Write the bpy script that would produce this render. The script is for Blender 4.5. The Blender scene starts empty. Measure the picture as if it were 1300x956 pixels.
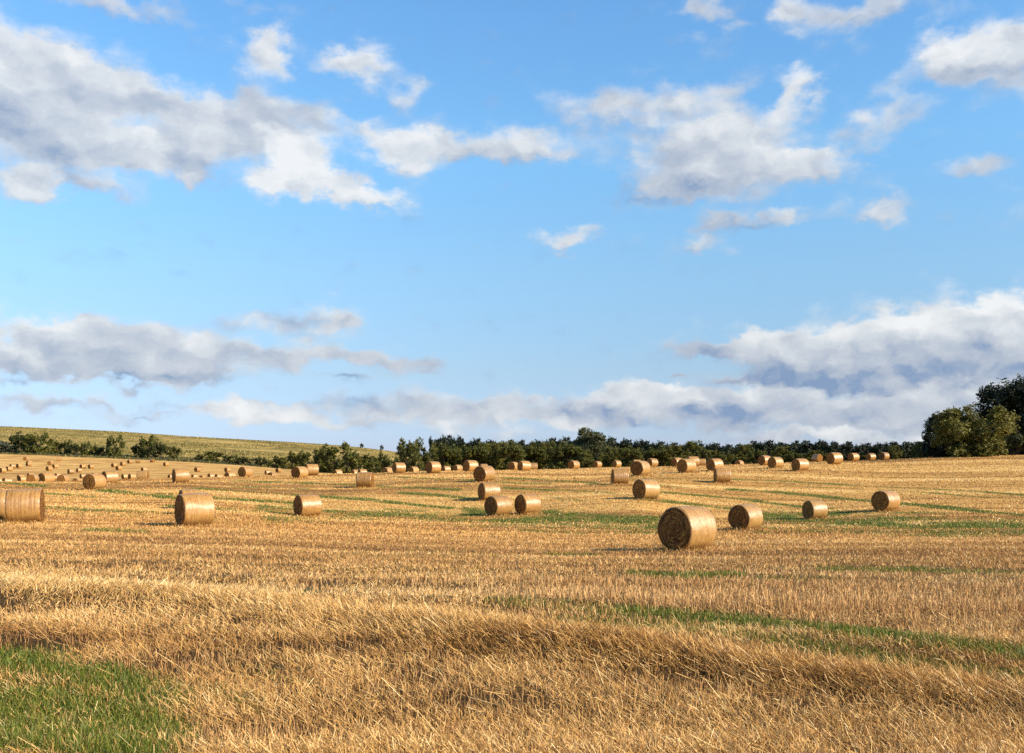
import bpy, math, random
import numpy as np
R = math.radians
rng = np.random.default_rng(7)
random.seed(7)
scene = bpy.context.scene
COL = scene.collection

# ------------------------------------------------------------------ camera
F = 1263.9          # focal length in photo pixels (35 mm on 36 mm wide, 1300 px)
YH = 590.0          # eye level row
EYE = 1.8
cam_d = bpy.data.cameras.new('camera')
cam_d.lens = 35; cam_d.sensor_width = 36; cam_d.sensor_fit = 'HORIZONTAL'
cam_d.shift_y = (YH - 478) / 1300
cam_d.clip_end = 20000; cam_d.clip_start = 0.05
cam = bpy.data.objects.new('camera', cam_d); COL.objects.link(cam)
cam.location = (0, 0, EYE); cam.rotation_euler = (R(90), 0, 0)
scene.camera = cam

# ------------------------------------------------------------------ numpy noise
def hash2(i, j, s):
    h = (i.astype(np.int64) * 374761393 + j.astype(np.int64) * 668265263 + s * 2147483647) & 0xFFFFFFFF
    h = ((h ^ (h >> 13)) * 1274126177) & 0xFFFFFFFF
    return ((h ^ (h >> 16)) & 0xFFFFFF) / float(0xFFFFFF)
def vnoise(x, y, s=0):
    xi = np.floor(x); yi = np.floor(y); fx = x - xi; fy = y - yi
    fx = fx * fx * (3 - 2 * fx); fy = fy * fy * (3 - 2 * fy)
    a = hash2(xi, yi, s); b = hash2(xi + 1, yi, s); c = hash2(xi, yi + 1, s); d = hash2(xi + 1, yi + 1, s)
    return (a * (1 - fx) + b * fx) * (1 - fy) + (c * (1 - fx) + d * fx) * fy
def fbm(x, y, s=0, o=3):
    v = 0; a = 0.5; t = 0
    for k in range(o):
        v = v + a * vnoise(x * 2 ** k, y * 2 ** k, s + k * 17); t += a; a *= .5
    return v / t
def sstep(a, b, x):
    t = np.clip((x - a) / (b - a), 0, 1); return t * t * (3 - 2 * t)

# ------------------------------------------------------------------ terrain: long profiles of the land, surveyed by bearing
near = [(2, 1727), (6, 969), (10, 818), (14, 756)]
PROF = {
 0:   near + [(20,710),(28,682),(37,664.5),(50,647),(65,633),(82,622),(100,611),(118,614.5),(150,618),(190,615.5),(225,610.5),(245,607.5),(274,601),(330,592.5),(365,586),(420,577),(445,575),(500,568),(600,556),(750,542),(900,542),(1500,560),(4000,575)],
 110: near + [(20,711),(28,684),(37,667),(50,649),(65,635),(82,622),(98,613),(108,610.5),(120,613),(146,617),(190,613),(225,609),(245,606.5),(274,601.5),(330,594),(420,581),(445,579),(500,573),(600,561),(750,546.5),(900,547),(1500,562),(4000,575)],
 230: near + [(20,712),(28,686),(38,668),(50,651),(65,633),(89,613),(110,606.5),(130,609),(160,613),(190,612),(225,609),(265,602.5),(290,599),(330,593),(420,586),(450,583),(500,577),(600,566),(750,554),(900,555),(1500,566),(4000,576)],
 310: near + [(20,713),(28,688),(38,669),(50,654),(65,638),(85,620),(105,606),(120,605),(140,608),(165,609),(190,609.5),(225,607.5),(265,603),(290,600),(420,591),(450,588),(500,583),(600,572),(750,558.5),(900,560),(1500,570),(4000,577)],
 390: near + [(20,715),(28,692),(40,671),(57,656),(70,638),(86,621),(104,608),(118,602.5),(135,602.5),(165,606),(220,604.5),(300,601),(420,597),(450,594),(500,589),(600,577),(750,563),(900,564),(1500,572),(4000,578)],
 470: near + [(20,716),(28,695),(40,675),(57,657),(70,638),(86,618),(113,601.5),(130,601.5),(162,606),(220,605),(300,603),(420,601),(500,596),(600,584),(750,569),(900,571),(1500,576),(4000,580)],
 550: near + [(20,717),(28,697),(40,678),(63,653),(71,638),(85,613.5),(110,600),(125,598.5),(160,601),(300,604),(500,600),(750,581),(1500,582),(4000,584)],
 620: near + [(20,718),(28,699),(40,680),(63,654),(71,634.5),(83,611.5),(115,599),(130,597),(160,598.5),(300,602),(500,600),(750,591),(1500,588),(4000,588)],
 670: near + [(20,718),(28,700),(40,681),(63,652),(72,635),(85,612),(115,600),(140,596.5),(180,598),(300,602),(500,600),(750,594),(4000,589)],
 750: near + [(20,719),(28,701),(40,682),(55,661),(63,646),(68,634),(82,614.5),(115,600),(143,595),(165,593.7),(200,595),(300,600),(500,598),(750,594),(4000,589)],
 820: near + [(20,719),(28,701),(40,682),(50,670),(60,648),(66,633.5),(82,613),(92,604),(115,598),(140,593),(160,592),(250,597),(500,597),(750,594),(4000,589)],
 870: near + [(20,720),(28,699.5),(47,674),(61,655),(75,630),(86,612),(95,600.5),(115,595),(137,592),(152,591.8),(172,594),(250,597),(500,596),(4000,589)],
 940: near + [(20,720),(28,698.5),(47,673),(61,657),(75,633),(86,613),(100,598),(117,592.5),(140,590),(156,590),(172,594),(250,597),(500,596),(4000,589)],
 1030:near + [(20,720),(28,697),(47,672),(61,659),(75,635),(85,616),(101,598),(117,588.5),(140,586.7),(150,586.2),(250,592),(500,595),(4000,589)],
 1120:near + [(20,720),(28,696),(47,670),(62,649),(75,632),(90,613),(110,594),(130,586.5),(150,584),(165,583.8),(250,590),(500,595),(4000,589)],
 1200:near + [(20,720),(28,696),(47,668),(62,647),(75,630),(90,612),(110,593),(125,583),(140,579.5),(160,580),(250,588),(500,594),(4000,589)],
 1300:near + [(20,720),(28,696),(47,667),(62,646),(75,628),(90,610),(110,591),(125,581),(140,577.5),(160,578),(250,587),(500,594),(4000,589)],
}
LD = np.linspace(math.log(2), math.log(4000), 620)
PC = np.arange(-900, 2200, 10.0)
keys = sorted(PROF)
tab = np.array([np.interp(LD, np.log([p[0] for p in PROF[k]]), [p[1] for p in PROF[k]]) for k in keys])
def gsm(a, sig, axis):
    n = int(3 * sig) + 1; k = np.exp(-0.5 * (np.arange(-n, n + 1) / sig) ** 2); k /= k.sum()
    a = np.moveaxis(a, axis, -1); p = np.concatenate([np.repeat(a[..., :1], n, -1), a, np.repeat(a[..., -1:], n, -1)], -1)
    o = sum(k[i] * p[..., i:i + a.shape[-1]] for i in range(2 * n + 1)); return np.moveaxis(o, -1, axis)
# heights relative to the eye
zt = (YH - tab) * np.exp(LD)[None] / F
zt = gsm(zt, 2.0, 1)
ZT = np.array([np.interp(PC, keys, zt[:, j]) for j in range(len(LD))]).T
ZT = gsm(ZT, 2.0, 0)
def land(X, Y):
    X = np.asarray(X, float); Y = np.asarray(Y, float)
    Yc = np.maximum(Y, 2.0)
    px = 650 + F * X / Yc
    # near the camera the land is level
    u = np.clip((px - PC[0]) / 10.0, 0, len(PC) - 1.001); v = np.clip((np.log(Yc) - LD[0]) / (LD[1] - LD[0]), 0, len(LD) - 1.001)
    i = u.astype(int); j = v.astype(int); fu = u - i; fv = v - j
    z = (ZT[i, j] * (1 - fu) + ZT[i + 1, j] * fu) * (1 - fv) + (ZT[i, j + 1] * (1 - fu) + ZT[i + 1, j + 1] * fu) * fv
    z = np.where(Y < 2.0, -1.8, z)
    return z + EYE
def bearing(X, Y):
    Yc = np.maximum(Y, 1.5); px = 650 + F * X / Yc
    row = YH - F * (land(X, Y) - EYE) / Yc
    return px, row
def on_row(px, row, guess, tol=0.3):
    """distance at which the land, seen along bearing px, reaches the given row, nearest to guess"""
    d = guess * np.exp(np.linspace(-tol, tol, 241)); X = (px - 650) / F * d
    _, r = bearing(X, d)
    e = np.abs(r - row) + 0.6 * np.abs(np.log(d / guess))
    k = int(np.argmin(e)); return float(d[k]), float(r[k])

# ---- where grass grows: strips between the cut rows
GREEN = [  # points (bearing, row), half width in rows, density
 ([(0,613),(55,616.5)],1.2,.8), ([(55,626),(120,631)],1.3,.7), ([(130,622.5),(170,625),(225,633)],1.8,1.0), ([(200,626.5),(232,629)],1.3,.7),
 ([(252,620),(330,625),(410,632)],1.3,.8), ([(270,632.5),(350,637),(395,640)],1.7,1.), ([(408,631),(470,634),(520,639),(570,645)],1.8,1.),
 ([(300,611),(350,612),(455,616)],0.9,.8), ([(475,616.5),(505,618)],1.1,.8), ([(300,617),(400,621)],.9,.5), ([(513,618.5),(580,621.5)],1.3,.9),
 ([(512,626),(560,628.5),(640,636)],1.7,1.), ([(500,606),(600,610)],.8,.6), ([(640,607),(710,610)],.8,.6), ([(640,619),(700,622)],1.2,.8), ([(630,611),(700,614)],.8,.6),
 ([(700,610),(775,614)],.9,.6), ([(700,620),(800,627.5)],1.2,.7), ([(700,631),(740,635)],1.2,.6), ([(810,632.5),(860,638),(950,648)],1.7,1.),
 ([(835,624),(900,629),(965,635)],1.4,.8), ([(838,616),(870,618)],.9,.6), ([(928,621),(1010,627),(1110,636),(1300,654)],1.5,1.),
 ([(920,608),(1010,612),(1110,617.5),(1200,622),(1300,628)],1.0,.7), ([(780,606),(900,609)],.8,.5), ([(1000,617),(1120,622),(1300,634)],.9,.5),
 ([(960,636),(1010,642),(1050,646)],1.6,.9), ([(1145,641),(1220,647),(1300,654)],1.4,.9), ([(1040,604),(1300,610)],.7,.3),
 ([(690,655),(750,659),(840,664),(900,668)],6.5,1.0), ([(690,668),(830,675)],5,.55), ([(330,646),(450,652),(600,655),(690,660)],4.5,.75),
 ([(340,659),(500,662),(700,668)],4,.4), ([(590,650),(640,656)],5,.8), ([(950,655),(1060,662),(1180,668),(1320,672)],7,.8), ([(1180,664),(1320,668)],6,.8), ([(960,672),(1200,678),(1320,680)],4,.5),
 ([(1040,652),(1200,657)],3.5,.7), ([(60,645),(120,648),(210,652)],2.2,.5), ([(212,643),(285,648)],2,.6), ([(85,653),(190,656)],1.8,.4), ([(272,646),(330,648)],3,.7),
 ([(110,673),(185,675)],1.8,.7), ([(660,674),(740,679)],2,.5), ([(520,700),(640,706)],2,.35), ([(690,704),(760,706)],1.6,.5),
 ([(800,729),(860,732),(940,731)],2.6,.7), ([(960,734),(1060,737)],2,.4), ([(1040,722),(1180,725),(1320,729)],2.5,.5),
 ([(620,762),(800,775),(950,789),(1100,806),(1320,834)],5.5,.85), ([(330,752),(480,758),(620,764)],4,.35), ([(700,788),(900,804),(1150,838),(1320,862)],8,.42),
 ([(-500,848),(0,846),(60,850),(130,864),(215,888)],17,1.7), ([(-200,884),(60,892),(215,925)],17,1.5), ([(-300,925),(60,938),(200,975)],20,1.3), ([(0,824),(90,832),(200,856),(330,900)],8,.6),([(250,845),(420,880)],16,.3),
]
def green_at(px, row, X, Y):
    n = fbm(X * .5, Y * .35, 5, 3); nthin = np.clip(.25 + 1.5 * n, .2, 1.25); npat = np.clip(-.35 + 2.6 * n, .08, 1.25)
    g = np.zeros_like(px); wob = (fbm(X * .25, Y * .2, 15, 3) - .5) * 3
    for pts, w, s in GREEN:
        xs = [p[0] for p in pts]; ys = [p[1] for p in pts]
        c = np.interp(px, xs, ys)
        edge = np.clip(np.minimum(px - xs[0], xs[-1] - px) / (14.0 if w < 15 else 110.) + (1 if w < 15 else .55), 0, 1)
        w = w * (1.5 if w > 3 else 1.1)
        q = np.exp(-((row - c + wob * w * .5) / w) ** 2) * edge * s
        if w < 3: q = q * nthin
        elif w > 20: q = q * np.clip(.1 + 1.7 * n, .35, 1.25)
        else: q = q * npat
        g = np.maximum(g, q)
    return np.where(Y > 3, np.clip(g, 0, 1), 0.2)
ROWA = R(7)  # direction of the harvested rows, turned a little from the x axis
def rowc(X, Y): return Y * math.cos(ROWA) + X * math.sin(ROWA)
MOUND = ([-400,0,200,460,600,800,1000,1300,1700],[740,748,762,788,806,832,860,902,960])
def band(X, Y):
    w = rowc(X, Y)
    v = .42 * vnoise(X * .018 + 5, w * .30, 21) + .33 * vnoise(X * .05, w * .95, 23) + .25 * fbm(X * .35, w * .8, 24, 3)
    ph = w / 5.6 + .35 * vnoise(X * .03, w * .08, 25); rid = np.abs((ph % 1) - .5) * 2   # combine passes
    ph2 = w / 1.55 + .2 * vnoise(X * .05, w * .1, 26); rid2 = np.abs((ph2 % 1) - .5) * 2
    v = v - .16 * sstep(.72, .98, rid) + .09 * (rid2 - .5)
    return np.clip((v - .5) * 1.7 + .53, 0, 1)
def mound(px, row):
    c = np.interp(px, *MOUND); w = 15.0
    return np.where(row > 690, np.exp(-((row - c) / w) ** 2), 0)
def hilly(X, Y):   # 0 field, 1 beyond field edge
    px = 650 + F * X / np.maximum(Y, 2)
    e = np.interp(px, [-900, 0, 400, 520, 700, 900, 1130, 1200, 2200], [425, 425, 405, 330, 215, 210, 190, 168, 168])
    return e
def relief(X, Y):
    px, row = bearing(X, Y)
    f = np.clip((60 - Y) / 40, 0, 1)
    r = 0.10 * mound(px, row) * f
    w = rowc(X, Y)
    r = r + f * (0.05 * (fbm(X * .9, Y * 1.4, 3, 3) - .5) + 0.02 * np.sin(w * 2 * math.pi / 2.6 + 2 * vnoise(X * .1, Y * .1, 9)))
    r = r + np.clip((Y - 30) / 60, 0, 1) * np.clip((420 - Y) / 100, 0, 1) * (0.10 * (vnoise(X * .02, w * .35, 21) - .5) + .12 * (fbm(X * .03, w * .12, 22, 2) - .5))
    r = r + np.clip((Y - 430) / 60, 0, 1) * 1.2 * (fbm(X * .02, Y * .05, 31, 3) - .5)
    return r
def ground_z(X, Y): return land(X, Y) + relief(X, Y)

# ------------------------------------------------------------------ helpers
def tag(o, label=None, cat=None, group=None, kind=None):
    if label: o['label'] = label
    if cat: o['category'] = cat
    if group: o['group'] = group
    if kind: o['kind'] = kind
    return o
def empty(name, loc):
    o = bpy.data.objects.new(name, None); o.location = loc; o.empty_display_size = .3; COL.objects.link(o); return o
def link(name, me, parent=None):
    o = bpy.data.objects.new(name, me); COL.objects.link(o)
    if parent: o.parent = parent
    return o
def np_mesh(name, verts, faces, mat, attrs=None, smooth=False):
    """verts (N,3); faces (M,k) with constant k"""
    me = bpy.data.meshes.new(name)
    n = len(verts); m, k = faces.shape
    me.vertices.add(n); me.vertices.foreach_set('co', np.ascontiguousarray(verts, np.float32).ravel())
    me.loops.add(m * k); me.loops.foreach_set('vertex_index', np.ascontiguousarray(faces, np.int32).ravel())
    me.polygons.add(m); me.polygons.foreach_set('loop_start', np.arange(0, m * k, k, dtype=np.int32))
    try: me.polygons.foreach_set('loop_total', np.full(m, k, np.int32))
    except Exception: pass
    for nm, a in (attrs or {}).items():
        at = me.attributes.new(nm, 'FLOAT', 'POINT'); at.data.foreach_set('value', np.ascontiguousarray(a, np.float32).ravel())
    me.update(calc_edges=True)
    me.polygons.foreach_set('use_smooth', np.full(m, smooth)); 
    if mat: me.materials.append(mat)
    return me

class NT:
    def __init__(s, tree): s.t = tree; s.n = tree.nodes; s.l = tree.links
    def add(s, typ, **kw):
        nd = s.n.new(typ)
        for k, v in kw.items(): setattr(nd, k, v)
        return nd
    def put(s, sock, v):
        if isinstance(v, bpy.types.NodeSocket): s.l.new(v, sock)
        elif v is not None: sock.default_value = v
    def math(s, op, a, b=None, c=None, clamp=False):
        nd = s.add('ShaderNodeMath', operation=op, use_clamp=clamp)
        s.put(nd.inputs[0], a); s.put(nd.inputs[1], b); s.put(nd.inputs[2], c); return nd.outputs[0]
    def vm(s, op, a, b=None, c=None, out=0):
        nd = s.add('ShaderNodeVectorMath', operation=op)
        s.put(nd.inputs[0], a); s.put(nd.inputs[1], b)
        if c is not None: s.put(nd.inputs[2], c)
        return nd.outputs[out]
    def noise(s, vec, scale, detail=4, rough=.55, dist=0, out='Fac', dim='3D'):
        nd = s.add('ShaderNodeTexNoise', noise_dimensions=dim)
        s.put(nd.inputs['Vector'], vec); nd.inputs['Scale'].default_value = scale; nd.inputs['Detail'].default_value = detail
        nd.inputs['Roughness'].default_value = rough; nd.inputs['Distortion'].default_value = dist
        return nd.outputs[out]
    def ramp(s, fac, stops, interp='LINEAR'):
        nd = s.add('ShaderNodeValToRGB'); nd.color_ramp.interpolation = interp
        e = nd.color_ramp.elements
        while len(e) < len(stops): e.new(0.5)
        for el, (p, c) in zip(e, stops): el.position = p; el.color = (*c, 1) if len(c) == 3 else c
        s.put(nd.inputs[0], fac); return nd.outputs[0]
    def mix(s, f, a, b, typ='RGBA', blend='MIX'):
        nd = s.add('ShaderNodeMix', data_type=typ)
        if typ == 'RGBA': nd.blend_type = blend
        i = {'FLOAT': (0, 2, 3), 'RGBA': (0, 6, 7)}[typ]
        s.put(nd.inputs[i[0]], f)
        for q, v in ((i[1], a), (i[2], b)):
            if isinstance(v, tuple) and len(v) == 3: v = (*v, 1)
            s.put(nd.inputs[q], v)
        return nd.outputs[{'FLOAT': 0, 'RGBA': 2}[typ]]
    def mapr(s, v, a, b, c=0., d=1., interp='SMOOTHSTEP'):
        nd = s.add('ShaderNodeMapRange', interpolation_type=interp)
        s.put(nd.inputs[0], v); nd.inputs[1].default_value = a; nd.inputs[2].default_value = b; nd.inputs[3].default_value = c; nd.inputs[4].default_value = d
        return nd.outputs[0]
def new_mat(name):
    m = bpy.data.materials.new(name); m.use_nodes = True; t = NT(m.node_tree)
    b = t.n['Principled BSDF']; b.inputs['Roughness'].default_value = .8
    b.inputs['Specular IOR Level'].default_value = .2
    return m, t, b
def bump(t, b, h, strength=.5, dist=.02):
    nd = t.add('ShaderNodeBump'); nd.inputs['Strength'].default_value = strength; nd.inputs['Distance'].default_value = dist
    t.put(nd.inputs['Height'], h); t.l.new(nd.outputs[0], b.inputs['Normal'])

# ------------------------------------------------------------------ world
SUN_EL, SUN_AZ = R(27), R(-24)     # azimuth measured from +X towards +Y
sun_dir = (math.cos(SUN_EL) * math.cos(SUN_AZ), math.cos(SUN_EL) * math.sin(SUN_AZ), math.sin(SUN_EL))
w = bpy.data.worlds.new('World'); scene.world = w; w.use_nodes = True
T = NT(w.node_tree); T.n.clear()
sky = T.add('ShaderNodeTexSky', sky_type='NISHITA'); sky.sun_disc = False
sky.sun_elevation = SUN_EL; sky.sun_rotation = math.pi / 2 - SUN_AZ
sky.altitude = 100; sky.air_density = 1.0; sky.dust_density = 0.0; sky.ozone_density = 2.6
geo = T.add('ShaderNodeTexCoord').outputs['Generated']
sep = T.add('ShaderNodeSeparateXYZ'); T.l.new(geo, sep.inputs[0])
X_, Y_, Z_ = sep.outputs
az = T.math('ARCTAN2', X_, Y_)
hyp = T.math('SQRT', T.math('ADD', T.math('MULTIPLY', X_, X_), T.math('MULTIPLY', Y_, Y_)))
el = T.math('DIVIDE', Z_, T.math('MAXIMUM', hyp, .05))
cb = T.add('ShaderNodeCombineXYZ'); T.l.new(az, cb.inputs[0]); T.l.new(el, cb.inputs[1]); P = cb.outputs[0]
PN = T.vm('MULTIPLY', P, (1, 1.5, 1))
n1 = T.noise(PN, 11, 4, .55, out='Color', dim='2D'); n2 = T.noise(PN, 38, 4, .6, out='Color', dim='2D')
P2 = T.vm('MULTIPLY_ADD', T.vm('SUBTRACT', n1, (.5, .5, .5)), (.075, .05, 0), P)
P2 = T.vm('MULTIPLY_ADD', T.vm('SUBTRACT', n2, (.5, .5, .5)), (.030, .022, 0), P2)
# clouds: centre (bearing, row), radii, thickness, brightness (0 grey, 1 white)
CL = [
 (10,85,60,38,1.0,.72),(75,95,55,34,1.0,.7),(130,112,60,30,1.0,.62),(10,145,60,40,1.0,.3),(85,148,62,28,.9,.32),(190,125,45,24,.9,.55),(240,148,40,26,.9,.55),
 (285,165,48,40,1.0,.5),(330,160,40,36,.9,.4),(250,200,35,28,.8,.35),(180,192,52,26,1.1,.65),(120,187,52,20,.95,.6),(70,205,48,20,.85,.45),(244,228,9,14,.6,.6),
 (310,125,40,20,.45,.4),(385,150,40,26,.6,.45),(420,160,25,18,.5,.5),
 (385,205,40,32,1.2,1.),(372,232,36,20,1.2,1.),(425,235,45,14,.9,.85),(470,242,38,10,.6,.7),(490,190,42,22,.85,.8),(468,165,24,14,.6,.7),(525,205,30,26,.9,.8),(560,180,38,24,.8,.7),(585,190,18,14,.5,.5),
 (345,68,34,26,1.0,.75),(350,40,16,20,.4,.6),(450,80,40,20,1.1,.78),(510,120,24,28,.6,.5),(150,8,60,13,.7,.35),(15,238,45,14,.6,.55),(55,240,34,14,.8,.5),(128,240,45,12,.85,.5),(330,5,30,9,.35,.4),(265,83,22,7,.25,.5),
 (668,182,66,20,1.0,.62),(625,195,40,12,.6,.25),(690,196,60,10,.4,.3),(770,135,60,26,.62,.5),(820,140,50,24,.62,.5),(870,125,30,20,.55,.5),(925,118,28,26,.7,.5),(1012,118,24,28,1.0,.85),
 (890,165,60,26,.6,.5),(905,185,65,24,.9,.7),(960,160,50,26,.7,.6),(850,215,60,28,.95,.3),(920,205,60,24,.9,.55),(985,205,62,26,1.0,.6),(900,240,90,18,.9,.22),(1050,212,42,20,.85,.55),(1030,190,34,10,.5,.7),
 (1135,135,34,24,.7,.65),(1105,158,38,18,.5,.4),(1085,188,30,9,.35,.5),(905,18,34,17,.75,.5),(935,38,16,9,.4,.4),(1010,12,34,24,1.,.7),(1075,25,40,20,.85,.55),(1140,12,50,14,.5,.45),(890,55,16,9,.3,.4),
 (1235,52,42,24,1.0,.85),(1225,80,50,18,.8,.45),(1295,70,40,30,.9,.5),(1310,40,30,20,.8,.7),(1250,212,48,12,.75,.3),(1120,262,38,14,.8,.5),(915,285,46,12,.85,.3),(890,310,40,12,.8,.35),(990,277,32,10,.65,.4),(722,302,42,13,.85,.45),(700,310,25,7,.3,.3),(1130,205,16,6,.3,.4),
 (50,432,60,22,.9,.6),(130,428,60,20,.85,.6),(20,455,50,14,.8,.3),(100,462,70,14,.8,.35),(210,438,55,22,.8,.45),(160,475,60,12,.7,.5),(225,468,60,16,.8,.3),(290,450,50,16,.55,.4),
 (350,412,60,12,.6,.4),(425,412,22,13,.8,.7),(400,445,60,12,.8,.5),(360,458,30,13,.7,.25),(470,452,50,10,.6,.4),(520,462,42,9,.7,.35),(450,482,44,6,.5,.1),(530,476,24,6,.4,.2),
 (905,440,45,13,.8,.35),(960,435,50,15,1.0,.75),(1010,440,50,20,1.0,.7),(1090,425,48,24,1.1,.85),(1150,425,45,24,1.1,.8),(1230,413,54,26,1.6,1.1),(1292,415,45,26,1.4,1.1),(1050,462,70,20,1.0,.3),(1150,455,80,22,1.,.35),(1240,445,60,22,1.1,.8),
 (1120,482,150,10,1.,.18),(1250,478,100,10,1.,.15),(1200,462,60,14,.8,.15),(1284,405,15,11,1.2,.0),(952,484,17,5,.8,.05),(875,483,17,4,.8,.05),(1010,490,60,7,.45,.3),
 (308,520,34,11,.9,.85),(365,530,42,8,.7,.75),(430,535,60,9,.5,.6),(480,520,90,14,.45,.2),(560,535,60,10,.7,.6),(600,515,80,14,.55,.48),(680,530,70,10,.6,.6),(720,512,70,12,.55,.5),
 (800,502,45,9,.9,.8),(840,512,44,13,1.0,.85),(780,522,60,12,.7,.55),(900,515,60,12,.8,.6),(900,535,90,10,.6,.35),(970,520,50,12,.7,.35),(1010,512,24,12,.6,.8),(1060,520,80,14,.8,.5),(1130,512,55,11,1.0,.7),(1190,505,60,14,1.0,.6),(1100,535,100,7,.5,.3),(1080,552,110,7,.9,.75),(1000,556,50,6,.5,.6),(1200,530,50,12,.8,.5),
 (20,508,50,10,.45,.4),(110,515,55,6,.45,.3),(190,527,60,4,.35,.3),(250,515,60,6,.3,.3),(640,550,80,6,.4,.5),
 (-120,120,110,60,.9,.5),(-220,430,130,30,.9,.5),(-150,250,80,20,.5,.5),(1500,440,150,40,1.,.6),(1450,90,100,40,.9,.6),(1480,240,120,20,.6,.4),(1500,520,200,16,.8,.5),(-200,525,150,12,.6,.5),(700,-150,160,50,.9,.5),(200,-120,120,40,.8,.6),(1200,-130,140,45,.8,.6),
]
KB = .33
accV = None; accW = None
for cx, cy, rx, ry, th, br in CL:
    if cy > 390: th *= 1.3; rx *= 1.08; ry *= 1.1
    if cy > 390 and cx < 700: br += .12
    if cy < 390: br += .17
    u = (cx - 650) / F; t_ = (YH - cy) / F; c = (math.atan(u), t_ / math.sqrt(1 + u * u))
    ix, iy = F / rx / (1 + u * u) ** -1 if False else F / rx, F / ry
    # each cloud waits for the one before it, which keeps the shader's stack small
    Pk = P2 if accV is None else T.vm('MULTIPLY_ADD', accV, (1e-9, 1e-9, 0), P2)
    q = T.vm('MULTIPLY_ADD', Pk, (ix, iy, 0), (-c[0] * ix, -c[1] * iy, br))
    d2 = T.vm('DOT_PRODUCT', q, q, out=1)
    wgt = T.math('MULTIPLY', T.math('POWER', KB, d2), th * KB ** (-br * br))
    accV = T.vm('MULTIPLY_ADD', q, wgt, accV if accV is not None else (0, 0, 0))
    accW = wgt if accW is None else T.math('ADD', accW, wgt)
sv = T.add('ShaderNodeSeparateXYZ'); T.l.new(accV, sv.inputs[0])
Wm = T.math('MAXIMUM', accW, .02)
vert = T.math('DIVIDE', sv.outputs[1], Wm); brt = T.math('DIVIDE', sv.outputs[2], Wm)
nf = T.noise(PN, 26, 6, .56, dim='2D')
PS = T.vm('MULTIPLY_ADD', T.vm('SUBTRACT', n2, (.5, .5, .5)), (.028, .028, 0), PN)
OFF = T.vm('ADD', PS, (.009, .015, 0))
na_ = T.noise(PS, 17, 5, .5, dim='2D'); nb_ = T.noise(OFF, 17, 5, .5, dim='2D')
def puff(v, sc):
    nd = T.add('ShaderNodeTexVoronoi', feature='SMOOTH_F1', voronoi_dimensions='2D'); T.l.new(v, nd.inputs['Vector']); nd.inputs['Scale'].default_value = sc
    nd.inputs['Smoothness'].default_value = .45; nd.inputs['Randomness'].default_value = 1; return nd.outputs['Distance']
va, vb = puff(PS, 24), puff(OFF, 24)
den = T.math('ADD', accW, T.math('ADD', T.math('MULTIPLY', T.math('SUBTRACT', nf, .5), .75), T.math('MULTIPLY', T.math('SUBTRACT', .42, va), .42)))
cov = T.mapr(den, .04, .98)
rel = T.math('ADD', T.math('MULTIPLY', T.math('SUBTRACT', na_, nb_), 1.3), T.math('MULTIPLY', T.math('SUBTRACT', vb, va), .38))
sh = T.math('ADD', T.math('MULTIPLY', vert, .17), T.math('ADD', brt, rel))
sh = T.math('ADD', sh, T.math('MULTIPLY', T.mapr(den, .6, 2.6, interp='LINEAR'), -.14))
sh = T.math('MULTIPLY', sh, .84)
EXPO = 0.785; KX = 2 ** -EXPO
ccol = T.ramp(sh, [(0, (.23, .33, .52)), (.20, (.43, .49, .60)), (.43, (.57, .61, .68)), (.66, (.72, .75, .78)), (1., (.94, .94, .93))])
bg = T.add('ShaderNodeBackground'); SKYS = .10
hs = T.add('ShaderNodeHueSaturation'); T.l.new(sky.outputs[0], hs.inputs['Color']); hs.inputs['Saturation'].default_value = 1.0
cc = T.vm('MULTIPLY', ccol, tuple([KX / SKYS] * 3))
cov2 = T.math('MULTIPLY', cov, .90)
above = T.mapr(el, -.01, .0)
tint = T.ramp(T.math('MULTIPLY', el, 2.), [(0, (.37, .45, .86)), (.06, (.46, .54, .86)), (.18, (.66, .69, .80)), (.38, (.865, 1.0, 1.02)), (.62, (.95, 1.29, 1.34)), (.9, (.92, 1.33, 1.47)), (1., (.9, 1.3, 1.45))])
tint = T.vm('MULTIPLY', tint, T.ramp(T.math('MULTIPLY', el, .5), [(.27, (1, 1, 1)), (.6, (.48, .44, .37))]))  # unseen upper sky dimmed and warmed to weaken the blue fill light
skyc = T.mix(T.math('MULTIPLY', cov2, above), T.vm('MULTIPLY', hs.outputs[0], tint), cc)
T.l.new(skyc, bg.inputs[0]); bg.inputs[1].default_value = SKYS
out = T.add('ShaderNodeOutputWorld'); T.l.new(bg.outputs[0], out.inputs[0])
w.cycles.sampling_method = 'MANUAL'; w.cycles.sample_map_resolution = 512

sl = bpy.data.lights.new('sun', 'SUN'); sl.energy = 4.9; sl.angle = R(.53); sl.color = (1, .87, .66)
so = bpy.data.objects.new('sun', sl); COL.objects.link(so)
from mathutils import Vector
so.rotation_euler = Vector(sun_dir).to_track_quat('Z', 'Y').to_euler(); so.location = (60, -40, 80)

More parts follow.
